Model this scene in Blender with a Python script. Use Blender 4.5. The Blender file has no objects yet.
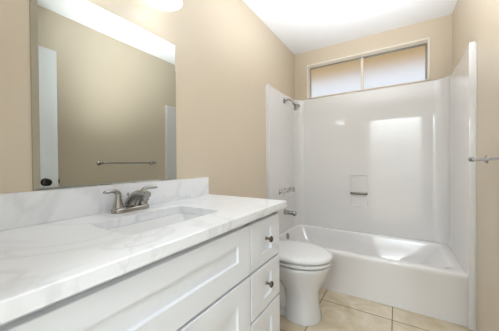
import bpy, bmesh, math, random
from mathutils import Vector, Matrix
random.seed(7)
PI = math.pi
scene = bpy.context.scene
COL = scene.collection

# ------------------------------------------------------------------ camera
F_PX, YAW, PITCH, ROLL = 235.61, 31.868, -0.601, -0.432
CAM = Vector((1.0843, 0.0, 1.105))
cd = bpy.data.cameras.new('camera')
cd.sensor_fit = 'HORIZONTAL'; cd.sensor_width = 36.0
cd.lens = F_PX / 499.0 * 36.0
cd.clip_start = 0.01
cam = bpy.data.objects.new('camera', cd); COL.objects.link(cam)
_y, _p, _r = (math.radians(v) for v in (YAW, PITCH, ROLL))
fw = Vector((-math.sin(_y)*math.cos(_p), math.cos(_y)*math.cos(_p), math.sin(_p)))
rt = Vector((math.cos(_y), math.sin(_y), 0)); up = rt.cross(fw)
rt2 = rt*math.cos(_r) + up*math.sin(_r); up2 = -rt*math.sin(_r) + up*math.cos(_r)
M = Matrix.Identity(4)
for i in range(3):
    M[i][0], M[i][1], M[i][2], M[i][3] = rt2[i], up2[i], -fw[i], CAM[i]
cam.matrix_world = M
scene.camera = cam

# ------------------------------------------------------------------ world, exposure, lights
EXPOSURE = 1.05
WORLD_STRENGTH = 0.52
LAMP_GLOW = 1.6
CEILING_FILL = 0.2
BOUNCE_FILL = 8.3
HALL_FILL = 29.0
vs = scene.view_settings
vs.view_transform = 'Standard'; vs.look = 'None'; vs.gamma = 1.0; vs.use_curve_mapping = False
vs.exposure = EXPOSURE
w = bpy.data.worlds.new('sky'); scene.world = w; w.use_nodes = True
nt = w.node_tree
bg = nt.nodes['Background']
tc = nt.nodes.new('ShaderNodeTexCoord'); sx = nt.nodes.new('ShaderNodeSeparateXYZ')
rp = nt.nodes.new('ShaderNodeValToRGB')
nt.links.new(tc.outputs['Generated'], sx.inputs[0]); nt.links.new(sx.outputs['Z'], rp.inputs[0])
rp.color_ramp.elements[0].position = 0.0; rp.color_ramp.elements[0].color = (0.62, 0.56, 0.48, 1)
rp.color_ramp.elements[1].position = 0.03; rp.color_ramp.elements[1].color = (0.86, 0.91, 1.0, 1)
e = rp.color_ramp.elements.new(1.0); e.color = (0.72, 0.82, 1.0, 1)
nt.links.new(rp.outputs[0], bg.inputs[0]); bg.inputs[1].default_value = WORLD_STRENGTH

def area_light(name, loc, size, sizey, power, color=(1, 1, 1), rot=(0, 0, 0)):
    l = bpy.data.lights.new(name, 'AREA'); l.shape = 'RECTANGLE'
    l.size = size; l.size_y = sizey; l.energy = power; l.color = color
    o = bpy.data.objects.new(name, l); COL.objects.link(o); o.location = loc; o.rotation_euler = rot
    return o
area_light('hall_fill', (0.9, -1.55, 2.42), 1.2, 0.8, HALL_FILL, (0.84, 0.92, 1.0))  # added fill with no fitting, out of view, brightens the room through the doorway

# unseen fill added mid-room, standing in for the flash: bounces off the ceiling
fo = area_light('bounce_fill', (0.98, 0.95, 0.95), 0.5, 0.5, BOUNCE_FILL, (0.88, 0.93, 1.0))
fo.data.shape = 'DISK'; fo.data.spread = math.radians(80)
fo.rotation_euler = (Vector((0.92, 1.55, 2.46)) - fo.location).to_track_quat('-Z', 'Y').to_euler()

# ------------------------------------------------------------------ dimensions
W, D, H = 1.524, 2.839, 2.4615
REAR = -0.03
YT = 2.0716          # front plane of the tub
RIM = 0.347
TOP = 1.876          # top of the surround

# ------------------------------------------------------------------ materials
def mat(name, color, rough=0.5, metal=0.0, bump=0.0, bscale=300.0, coat=0.0, spec=0.5, noise=0.0, nscale=6.0, **kw):
    m = bpy.data.materials.new(name); m.use_nodes = True
    n = m.node_tree; b = n.nodes['Principled BSDF']
    b.inputs['Base Color'].default_value = (*color, 1); b.inputs['Roughness'].default_value = rough
    b.inputs['Metallic'].default_value = metal; b.inputs['Coat Weight'].default_value = coat
    b.inputs['Coat Roughness'].default_value = 0.04
    b.inputs['Specular IOR Level'].default_value = spec
    for k, v in kw.items(): b.inputs[k].default_value = v
    t = n.nodes.new('ShaderNodeTexCoord')
    if bump:
        nz = n.nodes.new('ShaderNodeTexNoise'); nz.inputs['Scale'].default_value = bscale; nz.inputs['Detail'].default_value = 2
        bp = n.nodes.new('ShaderNodeBump'); bp.inputs['Strength'].default_value = bump; bp.inputs['Distance'].default_value = 0.002
        n.links.new(t.outputs['Object'], nz.inputs['Vector']); n.links.new(nz.outputs[0], bp.inputs['Height'])
        n.links.new(bp.outputs[0], b.inputs['Normal'])
    if noise:
        nz = n.nodes.new('ShaderNodeTexNoise'); nz.inputs['Scale'].default_value = nscale; nz.inputs['Detail'].default_value = 3
        mx = n.nodes.new('ShaderNodeMix'); mx.data_type = 'RGBA'
        mx.inputs[6].default_value = (*[c*(1-noise) for c in color], 1); mx.inputs[7].default_value = (*[min(1, c*(1+noise)) for c in color], 1)
        n.links.new(t.outputs['Object'], nz.inputs['Vector']); n.links.new(nz.outputs[0], mx.inputs[0])
        n.links.new(mx.outputs[2], b.inputs['Base Color'])
    return m
def srgb(r, g, b):
    f = lambda c: (c/255/12.92) if c/255 <= 0.04045 else ((c/255+0.055)/1.055)**2.4
    return (f(r), f(g), f(b))

M_wall = mat('tan_wall_paint', srgb(222, 207, 184), 0.36, bump=0.12, bscale=170, noise=0.015, nscale=3)
M_ceil = mat('white_ceiling_paint', srgb(247, 247, 247), 0.7, bump=0.15, bscale=150)
M_trim = mat('white_trim_paint', srgb(240, 240, 238), 0.35)
M_door = mat('white_door_paint', srgb(240, 242, 242), 0.3)
M_cab = mat('white_cabinet_paint', srgb(241, 243, 247), 0.32)
M_acr = mat('white_acrylic', srgb(235, 232, 229), 0.07, coat=0.7)
M_cer = mat('white_ceramic', srgb(228, 228, 228), 0.08, coat=0.5)
M_seat = mat('white_seat_plastic', srgb(234, 234, 233), 0.2)
M_chr = mat('polished_chrome', (0.38, 0.37, 0.36), 0.14, 1.0)
M_nick = mat('brushed_nickel', (0.40, 0.385, 0.365), 0.26, 1.0, bump=0.03, bscale=600)
M_dark = mat('dark_bronze', (0.035, 0.028, 0.025), 0.3, 0.8)
M_alu = mat('aluminium_frame', (0.40, 0.38, 0.34), 0.4, 0.5)
M_vinyl = mat('cream_reveal_paint', srgb(252, 244, 230), 0.45)
M_mir = mat('mirror_silver', (0.58, 0.605, 0.58), 0.0, 1.0)
M_medge = mat('mirror_edge_glass', (0.35, 0.38, 0.35), 0.2, 0.5)
M_eave = mat('brown_eave_paint', srgb(240, 208, 146), 0.7, noise=0.1)
M_lampmetal = mat('satin_nickel_fixture', (0.6, 0.58, 0.55), 0.3, 1.0)
M_caulk = mat('white_caulk', srgb(235, 234, 230), 0.5)
M_grey = mat('dark_rubber', (0.05, 0.05, 0.05), 0.6)
M_glassclear = mat('clear_acrylic', (0.95, 0.95, 0.95), 0.05, **{'Transmission Weight': 0.9, 'IOR': 1.45})
M_obs = mat('obscure_glass', (0.97, 0.98, 0.98), 0.5, **{'Transmission Weight': 1.0, 'IOR': 1.4})

def lamp_glass():
    m = bpy.data.materials.new('lit_frosted_glass'); m.use_nodes = True
    b = m.node_tree.nodes['Principled BSDF']
    b.inputs['Base Color'].default_value = (0.9, 0.9, 0.9, 1); b.inputs['Roughness'].default_value = 0.3
    b.inputs['Emission Color'].default_value = (0.86, 0.94, 1.0, 1); b.inputs['Emission Strength'].default_value = LAMP_GLOW
    return m
M_lamp = lamp_glass()

def marble():
    m = mat('white_marble', srgb(243, 243, 243), 0.28)
    n = m.node_tree; b = n.nodes['Principled BSDF']; L = n.links
    t = n.nodes.new('ShaderNodeTexCoord'); mp = n.nodes.new('ShaderNodeMapping')
    mp.inputs['Rotation'].default_value = (0.3, 0.5, 0.75); mp.inputs['Scale'].default_value = (1, 1, 1)
    L.new(t.outputs['Object'], mp.inputs[0])
    def vein(scale, dist, width, seed):
        mq = n.nodes.new('ShaderNodeMapping'); mq.inputs['Location'].default_value = (seed, seed*1.7, 0)
        L.new(mp.outputs[0], mq.inputs[0])
        nz = n.nodes.new('ShaderNodeTexNoise'); nz.inputs['Scale'].default_value = scale; nz.inputs['Detail'].default_value = 5
        nz.inputs['Distortion'].default_value = dist; L.new(mq.outputs[0], nz.inputs['Vector'])
        s = n.nodes.new('ShaderNodeMath'); s.operation = 'SUBTRACT'; s.inputs[1].default_value = 0.5; L.new(nz.outputs[0], s.inputs[0])
        a = n.nodes.new('ShaderNodeMath'); a.operation = 'ABSOLUTE'; L.new(s.outputs[0], a.inputs[0])
        mr = n.nodes.new('ShaderNodeMapRange'); mr.inputs['From Min'].default_value = 0; mr.inputs['From Max'].default_value = width
        mr.inputs['To Min'].default_value = 1; mr.inputs['To Max'].default_value = 0; L.new(a.outputs[0], mr.inputs[0])
        return mr.outputs[0]
    v1 = vein(2.6, 0.8, 0.035, 3.1); v2 = vein(5.0, 1.2, 0.03, 8.3)
    cl = n.nodes.new('ShaderNodeTexNoise'); cl.inputs['Scale'].default_value = 3.5; L.new(mp.outputs[0], cl.inputs['Vector'])
    cr = n.nodes.new('ShaderNodeMapRange'); cr.inputs['From Min'].default_value = 0.42; cr.inputs['From Max'].default_value = 0.7; L.new(cl.outputs[0], cr.inputs[0])
    ml = n.nodes.new('ShaderNodeMath'); ml.operation = 'MULTIPLY'; L.new(v2, ml.inputs[0]); L.new(cr.outputs[0], ml.inputs[1])
    ml2 = n.nodes.new('ShaderNodeMath'); ml2.operation = 'MULTIPLY_ADD'; ml2.inputs[1].default_value = 0.8
    L.new(v1, ml2.inputs[0]); L.new(ml.outputs[0], ml2.inputs[2])
    ml3 = n.nodes.new('ShaderNodeMath'); ml3.operation = 'MULTIPLY'; ml3.inputs[1].default_value = 0.21; ml3.use_clamp = True; L.new(ml2.outputs[0], ml3.inputs[0])
    mx = n.nodes.new('ShaderNodeMix'); mx.data_type = 'RGBA'
    mx.inputs[6].default_value = (*srgb(246, 247, 249), 1); mx.inputs[7].default_value = (*srgb(160, 162, 166), 1)
    L.new(ml3.outputs[0], mx.inputs[0]); L.new(mx.outputs[2], b.inputs['Base Color'])
    return m
M_mar = marble()

TILE, GX, GY = 0.486, 1.061, 1.909       # grout lines run through x = GX + k TILE, y = GY + k TILE
def tiles():
    m = mat('beige_floor_tile', srgb(226, 212, 184), 0.22)
    n = m.node_tree; b = n.nodes['Principled BSDF']; L = n.links
    t = n.nodes.new('ShaderNodeTexCoord'); mp = n.nodes.new('ShaderNodeMapping')
    mp.inputs['Location'].default_value = (-GX + 10*TILE, -GY + 10*TILE, 0); L.new(t.outputs['Object'], mp.inputs[0])
    br = n.nodes.new('ShaderNodeTexBrick'); br.offset = 0; br.squash = 1
    br.inputs['Scale'].default_value = 1; br.inputs['Brick Width'].default_value = TILE; br.inputs['Row Height'].default_value = TILE
    br.inputs['Mortar Size'].default_value = 0.0032; br.inputs['Mortar Smooth'].default_value = 0.1
    br.inputs['Mortar'].default_value = (*srgb(128, 108, 82), 1)
    L.new(mp.outputs[0], br.inputs['Vector'])
    nz = n.nodes.new('ShaderNodeTexNoise'); nz.inputs['Scale'].default_value = 7; nz.inputs['Detail'].default_value = 6; nz.inputs['Distortion'].default_value = 0.6
    L.new(t.outputs['Object'], nz.inputs['Vector'])
    r = n.nodes.new('ShaderNodeValToRGB')
    r.color_ramp.elements[0].position = 0.32; r.color_ramp.elements[0].color = (*srgb(200, 182, 150), 1)
    r.color_ramp.elements[1].position = 0.7; r.color_ramp.elements[1].color = (*srgb(224, 213, 190), 1)
    L.new(nz.outputs[0], r.inputs[0]); L.new(r.outputs[0], br.inputs['Color1']); L.new(r.outputs[0], br.inputs['Color2'])
    L.new(br.outputs['Color'], b.inputs['Base Color'])
    bp = n.nodes.new('ShaderNodeBump'); bp.invert = True; bp.inputs['Distance'].default_value = 0.002; bp.inputs['Strength'].default_value = 0.6
    L.new(br.outputs['Fac'], bp.inputs['Height']); L.new(bp.outputs[0], b.inputs['Normal'])
    return m
M_tile = tiles()

# ------------------------------------------------------------------ helpers
def obj(name, bm, m, parent=None, smooth=35, kind=None):
    bmesh.ops.recalc_face_normals(bm, faces=bm.faces)
    me = bpy.data.meshes.new(name); bm.to_mesh(me); bm.free()
    if smooth:
        for p in me.polygons: p.use_smooth = True
        me.set_sharp_from_angle(angle=math.radians(smooth))
    me.materials.append(m)
    o = bpy.data.objects.new(name, me); COL.objects.link(o)
    if parent:
        o.parent = parent
        o.matrix_parent_inverse = Matrix.Translation(world_loc(parent)).inverted()
    if kind: o['kind'] = kind
    return o
def world_loc(o):
    v = Vector(o.location)
    # parents are only ever translated Empties, or meshes at the origin
    return v
def thing(name, label, cat, loc, group=None):
    o = bpy.data.objects.new(name, None); o.empty_display_size = 0.05; COL.objects.link(o)
    o.location = loc; tag(o, label, cat, group)
    return o
def tag(o, label, cat, group=None):
    o['label'] = label; o['category'] = cat
    if group: o['group'] = group
    return o
def box(bm, x0, x1, y0, y1, z0, z1, bev=0.0, seg=2):
    r = bmesh.ops.create_cube(bm, size=1)
    vs_ = r['verts']
    for v in vs_:
        v.co = Vector(((x0+x1)/2 + v.co.x*(x1-x0), (y0+y1)/2 + v.co.y*(y1-y0), (z0+z1)/2 + v.co.z*(z1-z0)))
    if bev:
        es = list({e for v in vs_ for e in v.link_edges})
        bmesh.ops.bevel(bm, geom=es, offset=bev, segments=seg, affect='EDGES', profile=0.5)
    return bm
def newbox(*a, **k): return box(bmesh.new(), *a, **k)
def loft(bm, rings, cap0=True, cap1=True, closed=True):
    vr = [[bm.verts.new(p) for p in r] for r in rings]
    n = len(vr[0])
    for a, b in zip(vr, vr[1:]):
        for i in range(n if closed else n-1):
            j = (i+1) % n
            bm.faces.new((a[i], a[j], b[j], b[i]))
    if cap0: bm.faces.new(vr[0])
    if cap1: bm.faces.new(vr[-1])
    return vr
def frame_for(d):
    d = Vector(d).normalized()
    a = Vector((0, 0, 1)) if abs(d.z) < 0.9 else Vector((1, 0, 0))
    u = d.cross(a).normalized(); v = u.cross(d).normalized()
    return u, v
def tube(bm, pts, rad, n=14, flat=1.0):
    """sweep a circle (or an ellipse, flat = height/width) along points; rad is a number or a list"""
    pts = [Vector(p) for p in pts]; rings = []
    for i, p in enumerate(pts):
        d = (pts[min(i+1, len(pts)-1)] - pts[max(i-1, 0)])
        u, v = frame_for(d); r = rad[i] if isinstance(rad, (list, tuple)) else rad
        rx, ry = r if isinstance(r, (list, tuple)) else (r, r*flat)
        rings.append([p + u*rx*math.cos(2*PI*k/n) + v*ry*math.sin(2*PI*k/n) for k in range(n)])
    loft(bm, rings); return bm
def lathe(bm, o, d, prof, n=24):
    """prof: list of (distance along d, radius)"""
    o = Vector(o); d = Vector(d).normalized(); u, v = frame_for(d)
    rings = [[o + d*t + (u*math.cos(2*PI*k/n) + v*math.sin(2*PI*k/n))*max(r, 1e-4) for k in range(n)] for t, r in prof]
    loft(bm, rings); return bm
def bez(p0, p1, p2, p3, n=10):
    p0, p1, p2, p3 = map(Vector, (p0, p1, p2, p3))
    return [p0*(1-t)**3 + p1*3*t*(1-t)**2 + p2*3*t*t*(1-t) + p3*t**3 for t in (i/n for i in range(n+1))]
def rrect(x0, x1, y0, y1, r, z, k=6):
    out = []
    for cx, cy, a0 in ((x1-r, y1-r, 0), (x0+r, y1-r, 90), (x0+r, y0+r, 180), (x1-r, y0+r, 270)):
        for i in range(k+1):
            a = math.radians(a0 + 90*i/k); out.append(Vector((cx+r*math.cos(a), cy+r*math.sin(a), z)))
    return out

# ------------------------------------------------------------------ the room shell
def struct(name, bm, m, parent=None, smooth=0):
    return obj(name, bm, m, parent, smooth, 'structure')
T = 0.12
struct('floor', newbox(-T, W+T, REAR-2.0, D+T, -0.1, 0), M_tile)
struct('ceiling', newbox(-T, W+T, REAR-2.0, D+T, H, H+0.1), M_ceil)
struct('wall_left', newbox(-T, 0, REAR, D+T, 0, H), M_wall)
struct('wall_right', newbox(W, W+T, REAR, D+T, 0, H), M_wall)
WX0, WX1, WZ0, WZ1 = 0.164, 1.354, 1.888, 2.289
bm = bmesh.new()
for a in ((0, W, D, D+T, 0, WZ0), (0, W, D, D+T, WZ1, H), (0, WX0, D, D+T, WZ0, WZ1), (WX1, W, D, D+T, WZ0, WZ1)): box(bm, *a)
struct('wall_back', bm, M_wall)
DX0, DX1, DZ = 0.62, 1.40, 2.065
bm = bmesh.new()
for a in ((0, DX0, REAR-T, REAR, 0, H), (DX1, W, REAR-T, REAR, 0, H), (DX0, DX1, REAR-T, REAR, DZ, H)): box(bm, *a)
struct('wall_rear', bm, M_wall)
# the hallway beyond the open doorway
HY = REAR - 2.0
bm = bmesh.new()
for a in ((-T, 0, HY, REAR-T, 0, H), (W, W+T, HY, REAR-T, 0, H), (-T, W+T, HY-T, HY, 0, H)): box(bm, *a)
struct('wall_hall', bm, M_trim)
# door casing
bm = bmesh.new()
for a in ((DX0-0.057, DX0, REAR, REAR+0.014, 0, DZ+0.057), (DX1, DX1+0.057, REAR, REAR+0.014, 0, DZ+0.057), (DX0, DX1, REAR, REAR+0.014, DZ, DZ+0.057)):
    box(bm, *a, bev=0.004)
struct('trim_1', bm, M_trim)
# baseboard along the right wall up to the tub
struct('baseboard_right', newbox(W-0.012, W-0.0005, REAR+0.02, 1.20, 0.001, 0.08, bev=0.004), M_trim)

# window: reveal, frame, two sashes with obscure glass
win = bpy.data.objects.new('window_1', None); COL.objects.link(win); win['kind'] = 'structure'; win.location = ((WX0+WX1)/2, D, WZ0)
bm = bmesh.new(); t = 0.008; y0, y1 = D-0.006, D+T-0.002
box(bm, WX0-0.004, WX1+0.004, y0, y1, WZ1-t, WZ1+0.004); box(bm, WX0-0.004, WX1+0.004, y0, y1, WZ0, WZ0+t)
box(bm, WX0-0.004, WX0+t, y0, y1, WZ0, WZ1); box(bm, WX1-t, WX1+0.004, y0, y1, WZ0, WZ1)
obj('reveal', bm, M_vinyl, win, 0, 'structure')
FY0, FY1 = D+0.078, D+0.115
bm = bmesh.new(); t = 0.008; f = 0.006
x0, x1, z0, z1 = WX0+t, WX1-t, WZ0+t, WZ1-t
box(bm, x0, x1, FY0, FY1, z1-f, z1, bev=0.002); box(bm, x0, x1, FY0, FY1, z0, z0+f, bev=0.002)
box(bm, x0, x0+f, FY0, FY1, z0, z1, bev=0.002); box(bm, x1-f, x1, FY0, FY1, z0, z1, bev=0.002)
obj('window_frame', bm, M_alu, win, 0, 'structure')
XM = 0.765
def sash(xa, xb, ya, yb, hx):
    bm = bmesh.new(); s = 0.008; za, zb = z0+f*0.8, z1-f*0.8
    box(bm, xa, xb, ya, yb, zb-s, zb, bev=0.002); box(bm, xa, xb, ya, yb, za, za+s, bev=0.002)
    box(bm, xa, xa+s, ya, yb, za, zb, bev=0.002); box(bm, xb-s, xb, ya, yb, za, zb, bev=0.002)
    o = obj('sash', bm, M_alu, win, 0, 'structure')
    obj('window_pane', newbox(xa+s-0.003, xb-s+0.003, (ya+yb)/2-0.002, (ya+yb)/2+0.002, za+s-0.003, zb-s+0.003), M_obs, o, 0, 'structure')
    return o
sash(x0+f*0.8, XM+0.012, FY0+0.004, FY0+0.02, 0)
sash(XM-0.012, x1-f*0.8, FY0+0.02, FY0+0.034, 0)
obj('meeting_rail', newbox(XM-0.014, XM+0.012, FY0-0.004, FY0+0.0035, z0+f, z1-f, bev=0.002), M_vinyl, win, 0, 'structure')
obj('latch', newbox(XM-0.008, XM+0.004, FY0-0.016, FY0-0.0035, 2.07, 2.12, bev=0.003), M_vinyl, win, 0, 'structure')
# roof eave outside, above the window
bm = bmesh.new(); box(bm, -1.5, 3.0, D+T, D+0.72, 2.36, 2.42); box(bm, -1.5, 3.0, D+0.72, D+0.76, 2.335, 2.48)
struct('trim_2', bm, M_eave)

# open door, swung against the right side
dr = bpy.data.objects.new('door_1', None); COL.objects.link(dr); dr['kind'] = 'structure'; dr.location = (1.378, 0.03, 0.01)
DXF = 1.361
bm = newbox(DXF, DXF+0.035, 0.03, 0.836, 0.012, 2.055, bev=0.002)
obj('door_slab', bm, M_door, dr, 0, 'structure')
for s, nm in ((-1, 'door_knob'), (1, 'door_knob')):
    xb = DXF if s < 0 else DXF+0.035
    bm = lathe(bmesh.new(), (xb, 0.748, 0.962), (s, 0, 0), [(0, 0.0), (0, 0.032), (0.005, 0.031), (0.008, 0.013), (0.03, 0.011), (0.034, 0.022), (0.044, 0.0285), (0.056, 0.028), (0.065, 0.019), (0.068, 0.0)])
    obj(nm, bm, M_dark, dr, 40, 'structure')
obj('latch_bolt', newbox(DXF+0.010, DXF+0.025, 0.835, 0.848, 0.945, 0.98, bev=0.002), M_dark, dr, 0, 'structure')

# ------------------------------------------------------------------ bathtub
tub = thing('bathtub', 'white acrylic bathtub with plain apron below the window', 'bathtub', (0.762, 2.45, 0.0))
AF = YT + 0.008
K = 7
yb = D - 0.004
rings = [
    rrect(0.003, W-0.003, AF+0.004, yb, 0.006, 0.002, K),
    rrect(0.003, W-0.003, AF+0.004, yb, 0.006, 0.05, K),
    rrect(0.003, W-0.003, AF+0.004, yb, 0.006, RIM-0.05, K),
    rrect(0.003, W-0.003, AF, yb, 0.006, RIM-0.035, K),
    rrect(0.003, W-0.003, AF, yb, 0.006, RIM-0.014, K),
    rrect(0.004, W-0.004, AF+0.003, yb, 0.008, RIM-0.004, K),
    rrect(0.008, W-0.008, AF+0.011, yb-0.004, 0.012, RIM, K),
    rrect(0.052, W-0.075, AF+0.062, yb-0.058, 0.08, RIM, K),
    rrect(0.058, W-0.095, AF+0.072, yb-0.065, 0.085, RIM-0.004, K),
    rrect(0.063, W-0.125, AF+0.081, yb-0.072, 0.09, RIM-0.022, K),
    rrect(0.078, W-0.20, AF+0.095, yb-0.088, 0.11, RIM-0.11, K),
    rrect(0.125, W-0.30, AF+0.115, yb-0.12, 0.15, RIM-0.22, K),
    rrect(0.15, W-0.37, AF+0.14, yb-0.145, 0.15, RIM-0.27, K),
    rrect(0.22, W-0.45, AF+0.20, yb-0.20, 0.12, RIM-0.29, K),
]
bm = bmesh.new(); loft(bm, rings); obj('tub_body', bm, M_acr, tub, 50)
bm = lathe(bmesh.new(), (0.0685, 2.42, 0.293), (1, 0, 0.12), [(0, 0.0), (0, 0.036), (0.004, 0.036), (0.009, 0.03), (0.011, 0.012), (0.008, 0.0)])
obj('overflow_plate', bm, M_chr, tub)
bm = lathe(bmesh.new(), (0.33, 2.42, RIM-0.2895), (0, 0, 1), [(0, 0.0), (0, 0.035), (0.003, 0.033), (0.002, 0.0)])
obj('drain', bm, M_chr, tub)

# ------------------------------------------------------------------ surround (three glossy panels in one piece, with a soap niche)
sur = thing('tub_surround', 'glossy white three-sided wall surround standing on the bathtub', 'tub surround', (0.762, 2.83, RIM))
P = 0.036; R = 0.11
xl, xr, ybk = P, W-P, D-0.036
NX0, NX1, NZ0, NZ1 = 0.655, 0.823, 0.632, 0.962
def plan():
    pts = [(xl, YT-0.004), (xl, YT+0.012), (xl, YT+0.2), (xl, ybk-0.25), (xl, ybk-R)]
    pts += [(xl+R-R*math.cos(a), ybk-R+R*math.sin(a)) for a in (PI/2*i/12 for i in range(1, 13))]
    pts += [(0.4, ybk), (NX0, ybk), (NX1, ybk), (1.1, ybk), (xr-R, ybk)]
    pts += [(xr-R+R*math.sin(a), ybk-R+R*math.cos(a)) for a in (PI/2*i/12 for i in range(1, 13))]
    pts += [(xr, ybk-0.25), (xr, YT+0.2), (xr, YT+0.012), (xr, YT-0.004)]
    return pts
pl = plan()
def outward(q, d):
    """push a plan point towards the wall by the distance d"""
    x, y = q
    cx = min(max(x, xl+R), xr-R); cy = min(y, ybk-R)
    v = Vector((x-cx, y-cy))
    v = v.normalized() if v.length > 1e-6 else Vector((0, 1))
    return x + v.x*d, y + v.y*d
zs = [RIM+0.001, NZ0, NZ1, 1.5, TOP-0.024]
bm = bmesh.new(); cols = []
for q in pl:
    c = [bm.verts.new((q[0], q[1], z)) for z in zs]
    for a in (20, 45, 70, 90):
        a = math.radians(a); o2 = outward(q, 0.024*(1-math.cos(a)))
        c.append(bm.verts.new((o2[0], o2[1], TOP-0.024+0.024*math.sin(a))))
    o2 = outward(q, P-0.003); c.append(bm.verts.new((o2[0], o2[1], TOP)))
    c.append(bm.verts.new((o2[0], o2[1], RIM+0.001)))
    cols.append(c)
nic = None
for i in range(len(cols)-1):
    a, b = cols[i], cols[i+1]
    for j in range(len(a)-1):
        if j == 1 and abs(pl[i][0]-NX0) < 1e-6 and abs(pl[i+1][0]-NX1) < 1e-6:
            nic = (a[1], b[1], b[2], a[2]); continue
        bm.faces.new((a[j], b[j], b[j+1], a[j+1]))
for c in (cols[0], cols[-1]): bm.faces.new(c)
dd = 0.009; ins = 0.006
nb = [bm.verts.new((x, ybk+dd, z)) for x, z in ((NX0+ins, NZ0+ins), (NX1-ins, NZ0+ins), (NX1-ins, NZ1-ins), (NX0+ins, NZ1-ins))]
for i in range(4):
    bm.faces.new((nic[i], nic[(i+1) % 4], nb[(i+1) % 4], nb[i]))
bm.faces.new(nb)
obj('wall_panels', bm, M_acr, sur, 40)
# front flanges running from floor to top, each side
for xa, xb in ((0.002, P), (W-P, W-0.002)):
    obj('front_flange', newbox(xa, xb, YT-0.012, YT-0.0045, 0.002, TOP, bev=0.003), M_acr, sur, 30)
bm = tube(bmesh.new(), [(NX0+0.004, ybk+0.004, 0.765), (NX0+0.02, ybk-0.012, 0.765), (NX0+0.05, ybk-0.016, 0.765), (NX1-0.05, ybk-0.016, 0.765), (NX1-0.02, ybk-0.012, 0.765), (NX1-0.004, ybk+0.004, 0.765)], 0.012, 12)
obj('grab_bar', bm, mat('grab_bar_metal', (0.26, 0.24, 0.21), 0.28, 1.0), sur)
for xa in (0.0005, W-0.006):
    obj('caulk_bead', newbox(xa, xa+0.0055, YT-0.022, YT-0.0125, 0.002, 1.86, bev=0.002), M_caulk, sur)

# ------------------------------------------------------------------ shower head, handles, spout on the plumbing panel
YV = 2.42
sh = thing('shower_head', 'small chrome shower head on a bent arm, high on the left surround panel', 'shower head', (xl, YV, 1.787))
bm = lathe(bmesh.new(), (xl+0.0008, YV, 1.787), (1, 0, 0), [(0, 0.0), (0, 0.030), (0.004, 0.029), (0.012, 0.018), (0.016, 0.011)])
obj('flange', bm, M_chr, sh)
pts = bez((xl+0.003, YV, 1.787), (xl+0.05, YV, 1.795), (xl+0.075, YV, 1.80), (xl+0.105, YV, 1.752), 12)
obj('shower_arm', tube(bmesh.new(), pts, 0.0085, 12), M_chr, sh)
d = Vector((0.7, 0, -0.9)).normalized(); o = Vector(pts[-1]) - d*0.004
bm = lathe(bmesh.new(), o, d, [(0, 0.009), (0.002, 0.014), (0.014, 0.0155), (0.022, 0.011), (0.03, 0.014), (0.05, 0.026), (0.066, 0.037), (0.078, 0.040), (0.082, 0.036), (0.080, 0.0)])
hd = obj('spray_head', bm, M_chr, sh)
bm = lathe(bmesh.new(), o + d*0.0815, d, [(0, 0.0), (0, 0.026), (0.0025, 0.025), (0.0025, 0.0)])
obj('spray_face', bm, M_lampmetal, hd)

def tub_handle(y, label):
    t_ = thing('tub_faucet_handle', label, 'tap handle', (xl, y, 0.795), 'tub handles on the left surround panel')
    bm = lathe(bmesh.new(), (xl+0.0008, y, 0.795), (1, 0, 0), [(0, 0), (0, 0.029), (0.003, 0.029), (0.012, 0.020), (0.024, 0.013), (0.03, 0.012), (0.03, 0)])
    obj('escutcheon', bm, M_chr, t_)
    bm = bmesh.new(); n = 30; rings = []
    for t2, r in ((0.030, 0.012), (0.034, 0.024), (0.05, 0.026), (0.056, 0.022), (0.060, 0.012)):
        rings.append([(xl+t2, y + r*(1+0.09*math.cos(5*2*PI*k/n))*math.cos(2*PI*k/n), 0.795 + r*(1+0.09*math.cos(5*2*PI*k/n))*math.sin(2*PI*k/n)) for k in range(n)])
    loft(bm, rings); k_ = obj('knob', bm, M_glassclear, t_)
    obj('knob_cap', lathe(bmesh.new(), (xl+0.0605, y, 0.795), (1, 0, 0), [(0, 0), (0, 0.010), (0.003, 0.009), (0.004, 0)]), M_chr, k_)
tub_handle(YV-0.13, 'clear and chrome tub handle nearest the toilet, first of three')
tub_handle(YV, 'clear and chrome tub handle in the middle of the three')
tub_handle(YV+0.15, 'clear and chrome tub handle closest to the surround corner')
sp = thing('tub_spout', 'chrome tub spout low on the left surround panel', 'tub spout', (xl, YV, 0.56))
rr = []
for x, ry, rz, zc in ((0, 0.0, 0.0, 0.56), (0, 0.030, 0.030, 0.56), (0.006, 0.030, 0.030, 0.56), (0.010, 0.025, 0.025, 0.56), (0.06, 0.026, 0.025, 0.559), (0.10, 0.025, 0.024, 0.557), (0.122, 0.023, 0.022, 0.554), (0.132, 0.018, 0.017, 0.552), (0.134, 0, 0, 0.551)):
    rr.append([(xl+0.0008+x, YV+max(ry, 1e-4)*math.cos(2*PI*k/20), zc+max(rz, 1e-4)*math.sin(2*PI*k/20)) for k in range(20)])
bm = bmesh.new(); loft(bm, rr); obj('spout_body', bm, M_chr, sp)
obj('outlet', lathe(bmesh.new(), (xl+0.113, YV, 0.542), (0, 0, -1), [(0, 0.014), (0.014, 0.0135), (0.014, 0.010), (0.01, 0.0)]), M_chr, sp)

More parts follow.
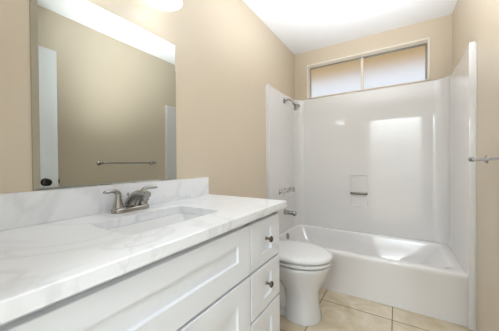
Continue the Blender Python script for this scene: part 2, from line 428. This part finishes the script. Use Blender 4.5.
# ------------------------------------------------------------------ toilet
TY = 1.655
toi = thing('toilet', 'white ceramic toilet with closed lid, between vanity and bathtub', 'toilet', (0.42, TY, 0))
def egg(xb, xf, hw, z, n=40, xc=None, sq=2.6, y=TY):
    """plan outline: round nose at xf, squarer back at xb"""
    xc = xb + (xf-xb)*0.45 if xc is None else xc
    out = []
    for k in range(n):
        a = 2*PI*k/n; c, s = math.cos(a), math.sin(a)
        if c >= 0: x = xc + (xf-xc)*c; yy = hw*s
        else:
            x = xc - (xc-xb)*abs(c)**(2/sq); yy = hw*math.copysign(abs(s)**(2/sq), s)
        out.append(Vector((x, y+yy, z)))
    return out
bm = bmesh.new()
loft(bm, [egg(0.375, 0.636, 0.130, 0.002, xc=0.52), egg(0.375, 0.636, 0.130, 0.02, xc=0.52), egg(0.38, 0.628, 0.120, 0.05, xc=0.52), egg(0.385, 0.620, 0.112, 0.13, xc=0.52),
          egg(0.375, 0.622, 0.114, 0.20, xc=0.52), egg(0.32, 0.648, 0.136, 0.265, xc=0.50), egg(0.20, 0.676, 0.163, 0.32, xc=0.48), egg(0.12, 0.695, 0.180, 0.365, xc=0.47),
          egg(0.10, 0.703, 0.185, 0.386, xc=0.47), egg(0.10, 0.700, 0.181, 0.393, xc=0.47)])
bowl = obj('bowl', bm, M_cer, toi, 60)
bm = bmesh.new()
loft(bm, [egg(0.13, 0.50, 0.105, 0.002, xc=0.3), egg(0.13, 0.50, 0.10, 0.025, xc=0.3), egg(0.14, 0.50, 0.066, 0.05, xc=0.3), egg(0.14, 0.50, 0.062, 0.20, xc=0.3), egg(0.13, 0.50, 0.10, 0.30, xc=0.3), egg(0.11, 0.50, 0.13, 0.38, xc=0.3)])
obj('foot', bm, M_cer, bowl, 60)
for s in (-1, 1):   # trapway bulges on the rear sides of the foot
    pts = bez((0.38, TY+s*0.05, 0.06), (0.34, TY+s*0.06, 0.36), (0.26, TY+s*0.06, 0.33), (0.22, TY+s*0.055, 0.03), 12)
    obj('trapway', tube(bmesh.new(), pts, 0.04, 14), M_cer, bowl)
    obj('bolt_cap', lathe(bmesh.new(), (0.33, TY+s*0.085, 0.024), (0, 0, 1), [(0, 0.014), (0.012, 0.013), (0.018, 0.008), (0.02, 0)]), M_seat, bowl)
bm = bmesh.new()
loft(bm, [egg(0.30, 0.66, 0.145, 0.3935, xc=0.47), egg(0.30, 0.66, 0.145, 0.4035, xc=0.47), egg(0.235, 0.708, 0.186, 0.404, xc=0.47), egg(0.232, 0.711, 0.189, 0.407, xc=0.47), egg(0.232, 0.711, 0.189, 0.4225, xc=0.47), egg(0.235, 0.708, 0.186, 0.425, xc=0.47), egg(0.30, 0.66, 0.145, 0.4255, xc=0.47), egg(0.30, 0.66, 0.145, 0.4355, xc=0.47)])
obj('toilet_seat', bm, M_seat, toi, 50)
bm = bmesh.new()
loft(bm, [egg(0.225, 0.710, 0.189, 0.436, xc=0.47), egg(0.220, 0.715, 0.193, 0.439, xc=0.47), egg(0.220, 0.715, 0.193, 0.452, xc=0.47), egg(0.225, 0.708, 0.187, 0.463, xc=0.47),
          egg(0.245, 0.68, 0.165, 0.469, xc=0.47), egg(0.29, 0.62, 0.12, 0.472, xc=0.46), egg(0.36, 0.53, 0.05, 0.4735, xc=0.45)])
obj('toilet_lid', bm, M_seat, toi, 60)
for s in (-1, 1):
    obj('hinge', newbox(0.212, 0.245, TY+s*0.075-0.02, TY+s*0.075+0.02, 0.413, 0.452, bev=0.006), M_seat, toi)
bm = bmesh.new()
loft(bm, [rrect(0.025, 0.19, TY-0.195, TY+0.195, 0.03, 0.413), rrect(0.02, 0.20, TY-0.21, TY+0.21, 0.035, 0.45), rrect(0.018, 0.208, TY-0.222, TY+0.222, 0.035, 0.73)])
obj('tank', bm, M_cer, toi, 50)
bm = bmesh.new()
loft(bm, [rrect(0.012, 0.216, TY-0.23, TY+0.23, 0.035, 0.732), rrect(0.012, 0.216, TY-0.23, TY+0.23, 0.035, 0.755), rrect(0.02, 0.208, TY-0.222, TY+0.222, 0.03, 0.763)])
obj('tank_lid', bm, M_cer, toi, 50)
obj('flush_lever', tube(bmesh.new(), [(0.205, TY+0.15, 0.69), (0.222, TY+0.15, 0.69), (0.226, TY+0.14, 0.688), (0.226, TY+0.07, 0.682)], 0.007, 10), M_chr, toi)

# ------------------------------------------------------------------ vanity cabinet
VY0, VY1 = 0.0, 1.172
XB, XF = 0.526, 0.548          # carcass front, face of the doors and drawers
CT = 0.8953; CB = 0.861
van = thing('vanity_cabinet', 'white shaker vanity cabinet with three drawers, under the marble countertop', 'cabinet', (0.27, 0.6, 0))
bm = bmesh.new()
box(bm, 0.003, XB, VY0, VY0+0.018, 0.10, CB-0.001); box(bm, 0.003, XB, VY1-0.018, VY1, 0.0015, CB-0.001)
box(bm, 0.003, XB, VY0, VY1, 0.10, 0.118); box(bm, 0.003, 0.015, VY0, VY1, 0.10, CB-0.001)
box(bm, 0.44, 0.455, VY0, VY1-0.018, 0.0015, 0.10)
ff = XB-0.02
box(bm, ff, XB, VY0, VY1, 0.82, CB-0.001); box(bm, ff, XB, VY0, VY1, 0.10, 0.13)
for y in (VY0, 0.845, VY1-0.035): box(bm, ff, XB, y, y+0.04 if y < 1 else VY1, 0.10, CB-0.001)
for z in (0.60,): box(bm, ff, XB, VY0, VY1, z, z+0.035)
box(bm, ff, XB, 0.865, VY1, 0.375, 0.41)
box(bm, ff, XB, 0.44, 0.478, 0.10, 0.62)
obj('carcass', bm, M_cab, van, 0)
def shaker(name, ya, yb_, za, zb, sl, st, sb, parent, sl2=None):
    """a front with a sunk centre panel: ring of frame, chamfered step, flat panel"""
    sl2 = sl if sl2 is None else sl2
    bm = bmesh.new(); e = 0.0018; dp = 0.011; c = 0.002
    def rect(x, a, b, c_, d_): return [(x, a, c_), (x, b, c_), (x, b, d_), (x, a, d_)]
    rings = [rect(XB+0.0006, ya, yb_, za, zb), rect(XF-e, ya, yb_, za, zb), rect(XF, ya+e, yb_-e, za+e, zb-e),
             rect(XF, ya+sl, yb_-sl2, za+sb, zb-st), rect(XF-dp, ya+sl+c, yb_-sl2-c, za+sb+c, zb-st-c)]
    loft(bm, rings)
    return obj(name, bm, M_cab, parent, 0)
shaker('false_front', 0.04, 0.862, 0.624, 0.835, 0.088, 0.064, 0.08, van)
shaker('door', 0.04, 0.4575, 0.12, 0.613, 0.088, 0.082, 0.082, van)
shaker('door', 0.4655, 0.861, 0.12, 0.613, 0.09, 0.082, 0.082, van)
def knob(y, z, parent):
    bm = lathe(bmesh.new(), (XF-0.0085, y, z), (1, 0, 0), [(0, 0.009), (0.003, 0.008), (0.006, 0.0055), (0.018, 0.0055), (0.021, 0.011), (0.027, 0.0155), (0.032, 0.0145), (0.036, 0.008), (0.037, 0)])
    return obj('knob', bm, M_knob, parent)
M_knob = mat('dark_nickel', (0.20, 0.18, 0.16), 0.2, 1.0)
for za, zb, st in ((0.624, 0.835, 0.05), (0.404, 0.612, 0.05), (0.12, 0.392, 0.06)):
    q = shaker('drawer', 0.870, 1.163, za, zb, 0.10, st, st, van, 0.094)
    knob(1.026, (za+zb)/2+0.004, q)
for y in (0.425, 0.50):
    knob(y, 0.575, [c for c in van.children if c.name.startswith('door')][0 if y < 0.46 else 1])

# ------------------------------------------------------------------ countertop with sink cut-out and backsplash
ctop = thing('countertop', 'white marble countertop with grey veins on the vanity cabinet', 'countertop', (0.28, 0.6, CB))
SX0, SX1, SY0, SY1 = 0.168, 0.425, 0.398, 0.818
X0, X1, Y0, Y1 = 0.001, 0.5706, -0.012, 1.217
bm = bmesh.new(); r = 0.028; k = 6
def outer(x0, x1, y0, y1, z):   # same point count as the opening, so that the ring can be lofted
    return rrect(x0, x1, y0, y1, 0.0015, z, k)
bev = 0.0025
rings = [rrect(SX0, SX1, SY0, SY1, r, CB, k), outer(X0, X1, Y0, Y1, CB), outer(X0, X1, Y0, Y1, CT-bev), outer(X0+bev, X1-bev, Y0+bev, Y1-bev, CT),
         rrect(SX0-0.002, SX1+0.002, SY0-0.002, SY1+0.002, r, CT, k), rrect(SX0, SX1, SY0, SY1, r, CT-0.002, k), rrect(SX0, SX1, SY0, SY1, r, CB, k)]
loft(bm, rings, False, False); bmesh.ops.remove_doubles(bm, verts=bm.verts, dist=1e-5)
obj('slab', bm, M_mar, ctop, 30)
obj('backsplash', newbox(0.001, 0.021, Y0, 1.192, CT+0.0004, 1.012, bev=0.0015), M_mar, ctop, 0)

# sink
sink = thing('sink', 'white rectangular undermount sink let into the marble countertop', 'sink', (0.3, 0.61, CB-0.14))
bm = bmesh.new(); g = 0.004
loft(bm, [rrect(SX0-0.02, SX1+0.02, SY0-0.02, SY1+0.02, 0.04, CB-0.014, k), rrect(SX0-0.02, SX1+0.02, SY0-0.02, SY1+0.02, 0.04, CB-0.0008, k), rrect(SX0+g, SX1-g, SY0+g, SY1-g, 0.028, CB-0.0008, k),
          rrect(SX0+g+.002, SX1-g-.002, SY0+g+.002, SY1-g-.002, 0.028, CB-0.006, k), rrect(SX0+0.014, SX1-0.014, SY0+0.016, SY1-0.016, 0.035, CB-0.09, k), rrect(SX0+0.03, SX1-0.03, SY0+0.035, SY1-0.035, 0.045, CB-0.125, k),
          rrect(SX0+0.06, SX1-0.06, SY0+0.08, SY1-0.08, 0.04, CB-0.135, k), rrect(SX0+0.10, SX1-0.10, SY0+0.18, SY1-0.18, 0.02, CB-0.139, k)], False, True)
# outer shell of the bowl
loft(bm, [rrect(SX0-0.02, SX1+0.02, SY0-0.02, SY1+0.02, 0.04, CB-0.014, k), rrect(SX0, SX1, SY0, SY1, 0.04, CB-0.02, k), rrect(SX0+0.004, SX1-0.004, SY0+0.006, SY1-0.006, 0.04, CB-0.10, k), rrect(SX0+0.03, SX1-0.03, SY0+0.04, SY1-0.04, 0.05, CB-0.148, k)], False, True)
bmesh.ops.remove_doubles(bm, verts=bm.verts, dist=1e-5)
obj('basin', bm, mat('white_sink_porcelain', srgb(247, 247, 247), 0.1, coat=0.4), sink, 50)
obj('drain', lathe(bmesh.new(), (0.297, 0.608, CB-0.1388), (0, 0, 1), [(0, 0.0), (0, 0.024), (0.003, 0.022), (0.002, 0.014), (0.004, 0.012), (0.005, 0.0)]), M_nick, sink)

# faucet
FX, FY = 0.070, 0.618
fa = thing('faucet', 'brushed nickel two-handle faucet on the counter behind the sink', 'faucet', (FX, FY, CT))
def stadium(hl, hr, z, n=10):
    out = []
    for s in (1, -1):
        for i in range(n+1):
            a = math.radians(180*i/n) + (0 if s > 0 else PI)
            out.append(Vector((FX+hr*math.cos(a), FY+s*hl+hr*math.sin(a), z)))
    return out
z = CT+0.0006
bm = bmesh.new(); loft(bm, [stadium(0.058, 0.028, z), stadium(0.058, 0.028, z+0.012), stadium(0.058, 0.026, z+0.017), stadium(0.057, 0.020, z+0.020)])
obj('base_plate', bm, M_nick, fa, 50)
# spout: rises from the middle of the base and leans forward over the sink
pts = bez((FX-0.008, FY, z+0.020), (FX+0.004, FY, z+0.058), (FX+0.05, FY, z+0.088), (FX+0.122, FY, z+0.078), 14)
rad = [(0.024-0.008*i/14, 0.027-0.013*i/14) for i in range(15)]
spo = obj('spout', tube(bmesh.new(), pts, rad, 18), M_nick, fa, 50)
obj('aerator', lathe(bmesh.new(), (FX+0.108, FY, z+0.078), (0.1, 0, -1), [(0, 0.012), (0.022, 0.012), (0.026, 0.010), (0.025, 0)]), M_nick, spo)
obj('lift_rod', lathe(bmesh.new(), (FX-0.022, FY, z+0.015), (0, 0, 1), [(0, 0.002), (0.05, 0.002), (0.052, 0.004), (0.058, 0.005), (0.063, 0.003), (0.064, 0)], 12), M_nick, fa)
for s in (-1, 1):
    yy = FY + s*0.058
    bm = lathe(bmesh.new(), (FX, yy, z+0.017), (0, 0, 1), [(0, 0.021), (0.004, 0.022), (0.010, 0.022), (0.028, 0.0165), (0.046, 0.0125), (0.054, 0.0115), (0.06, 0.012), (0.068, 0.011), (0.072, 0.006)])
    hn = obj('handle', bm, M_nick, fa, 50)
    p = bez((FX-0.001, yy-s*0.006, z+0.068), (FX+0.002, yy+s*0.004, z+0.104), (FX+0.010, yy+s*0.036, z+0.096), (FX+0.018, yy+s*0.066, z+0.094), 10)
    rd = [(0.012, 0.012), (0.0125, 0.012), (0.0125, 0.011), (0.012, 0.010), (0.0115, 0.009), (0.011, 0.0085), (0.011, 0.008), (0.0115, 0.008), (0.012, 0.0078), (0.0115, 0.007), (0.007, 0.004)]
    obj('lever', tube(bmesh.new(), p, rd, 14), M_nick, hn, 60)

# ------------------------------------------------------------------ mirror above the counter
MY0, MY1, MZ0, MZ1 = 0.300, 0.929, 1.0145, 1.779
mi = thing('mirror', 'large frameless mirror on the wall above the counter backsplash', 'mirror', (0.003, 0.61, MZ0))
bm = bmesh.new(); b = 0.007
def mr(x, i, l=None): l = i if l is None else l; return [(x, MY0+l, MZ0+i), (x, MY1-i, MZ0+i), (x, MY1-i, MZ1-i), (x, MY0+l, MZ1-i)]
r_ = mr(0.0124, 0); r_[0] = (0.0029, MY0, MZ0); r_[3] = (0.0029, MY0, MZ1)
loft(bm, [r_, mr(0.0128, b, 0.018)], False, True)
loft(bm, [mr(0.0028, 0), r_], False, False)
obj('mirror_glass', bm, M_mir, mi, 0)
bm = bmesh.new(); loft(bm, [mr(0.0008, 0), mr(0.0027, 0)]); obj('mirror_backing', bm, M_medge, mi, 0)

# ------------------------------------------------------------------ vanity light
vl = thing('vanity_light', 'wall light with two lit white glass bell shades above the mirror', 'wall light', (0.0, 0.61, 2.06))
obj('back_plate', newbox(0.001, 0.022, 0.38, 0.84, 2.03, 2.12, bev=0.006), M_lampmetal, vl)
for y in (0.445, 0.768):
    pts = bez((0.02, y, 2.08), (0.09, y, 2.09), (0.13, y, 2.12), (0.13, y, 2.055), 10)
    arm = obj('lamp_arm', tube(bmesh.new(), pts, 0.007, 12), M_lampmetal, vl)
    obj('socket', lathe(bmesh.new(), (0.13, y, 2.062), (0, 0, -1), [(0, 0.012), (0.004, 0.022), (0.03, 0.024), (0.031, 0.0)]), M_lampmetal, arm)
    prof = [(2.035, 0.022), (2.028, 0.034), (2.00, 0.050), (1.96, 0.062), (1.92, 0.072), (1.905, 0.080), (1.901, 0.081), (1.903, 0.077), (1.92, 0.068), (1.96, 0.058), (2.00, 0.046), (2.025, 0.03), (2.03, 0.02)]
    n = 32; bm = bmesh.new()
    rings = [[(0.13+r*math.cos(2*PI*i/n), y+r*math.sin(2*PI*i/n), zz) for i in range(n)] for zz, r in prof]
    loft(bm, rings, False, False)
    obj('lamp_shade', bm, M_lamp, vl, 60)

# extra fill, added above the wall light and aimed up to brighten the ceiling
ul = area_light('ceiling_fill', (0.16, 0.61, 2.16), 0.10, 0.55, CEILING_FILL, (0.78, 0.9, 1.0))
ul.rotation_euler = Vector((0.55, 0.35, 0.75)).to_track_quat('-Z', 'Y').to_euler()
ul.parent = vl; ul.matrix_parent_inverse = Matrix.Translation(vl.location).inverted()

# ------------------------------------------------------------------ towel bar on the right wall
tb = thing('towel_bar', 'slim chrome towel bar on the tan right wall', 'towel bar', (W, 1.54, 1.116))
XR = W-0.066
for y in (1.235, 1.845):
    bm = lathe(bmesh.new(), (W-0.0008, y, 1.116), (-1, 0, 0), [(0, 0), (0, 0.024), (0.004, 0.023), (0.010, 0.014), (0.016, 0.009), (0.05, 0.008), (0.056, 0.012), (0.066, 0.013), (0.076, 0.012), (0.079, 0.006), (0.08, 0)])
    obj('bar_post', bm, M_chr, tb)
obj('rod', tube(bmesh.new(), [(XR, 1.215, 1.116), (XR, 1.865, 1.116)], 0.0075, 14), M_chr, tb)
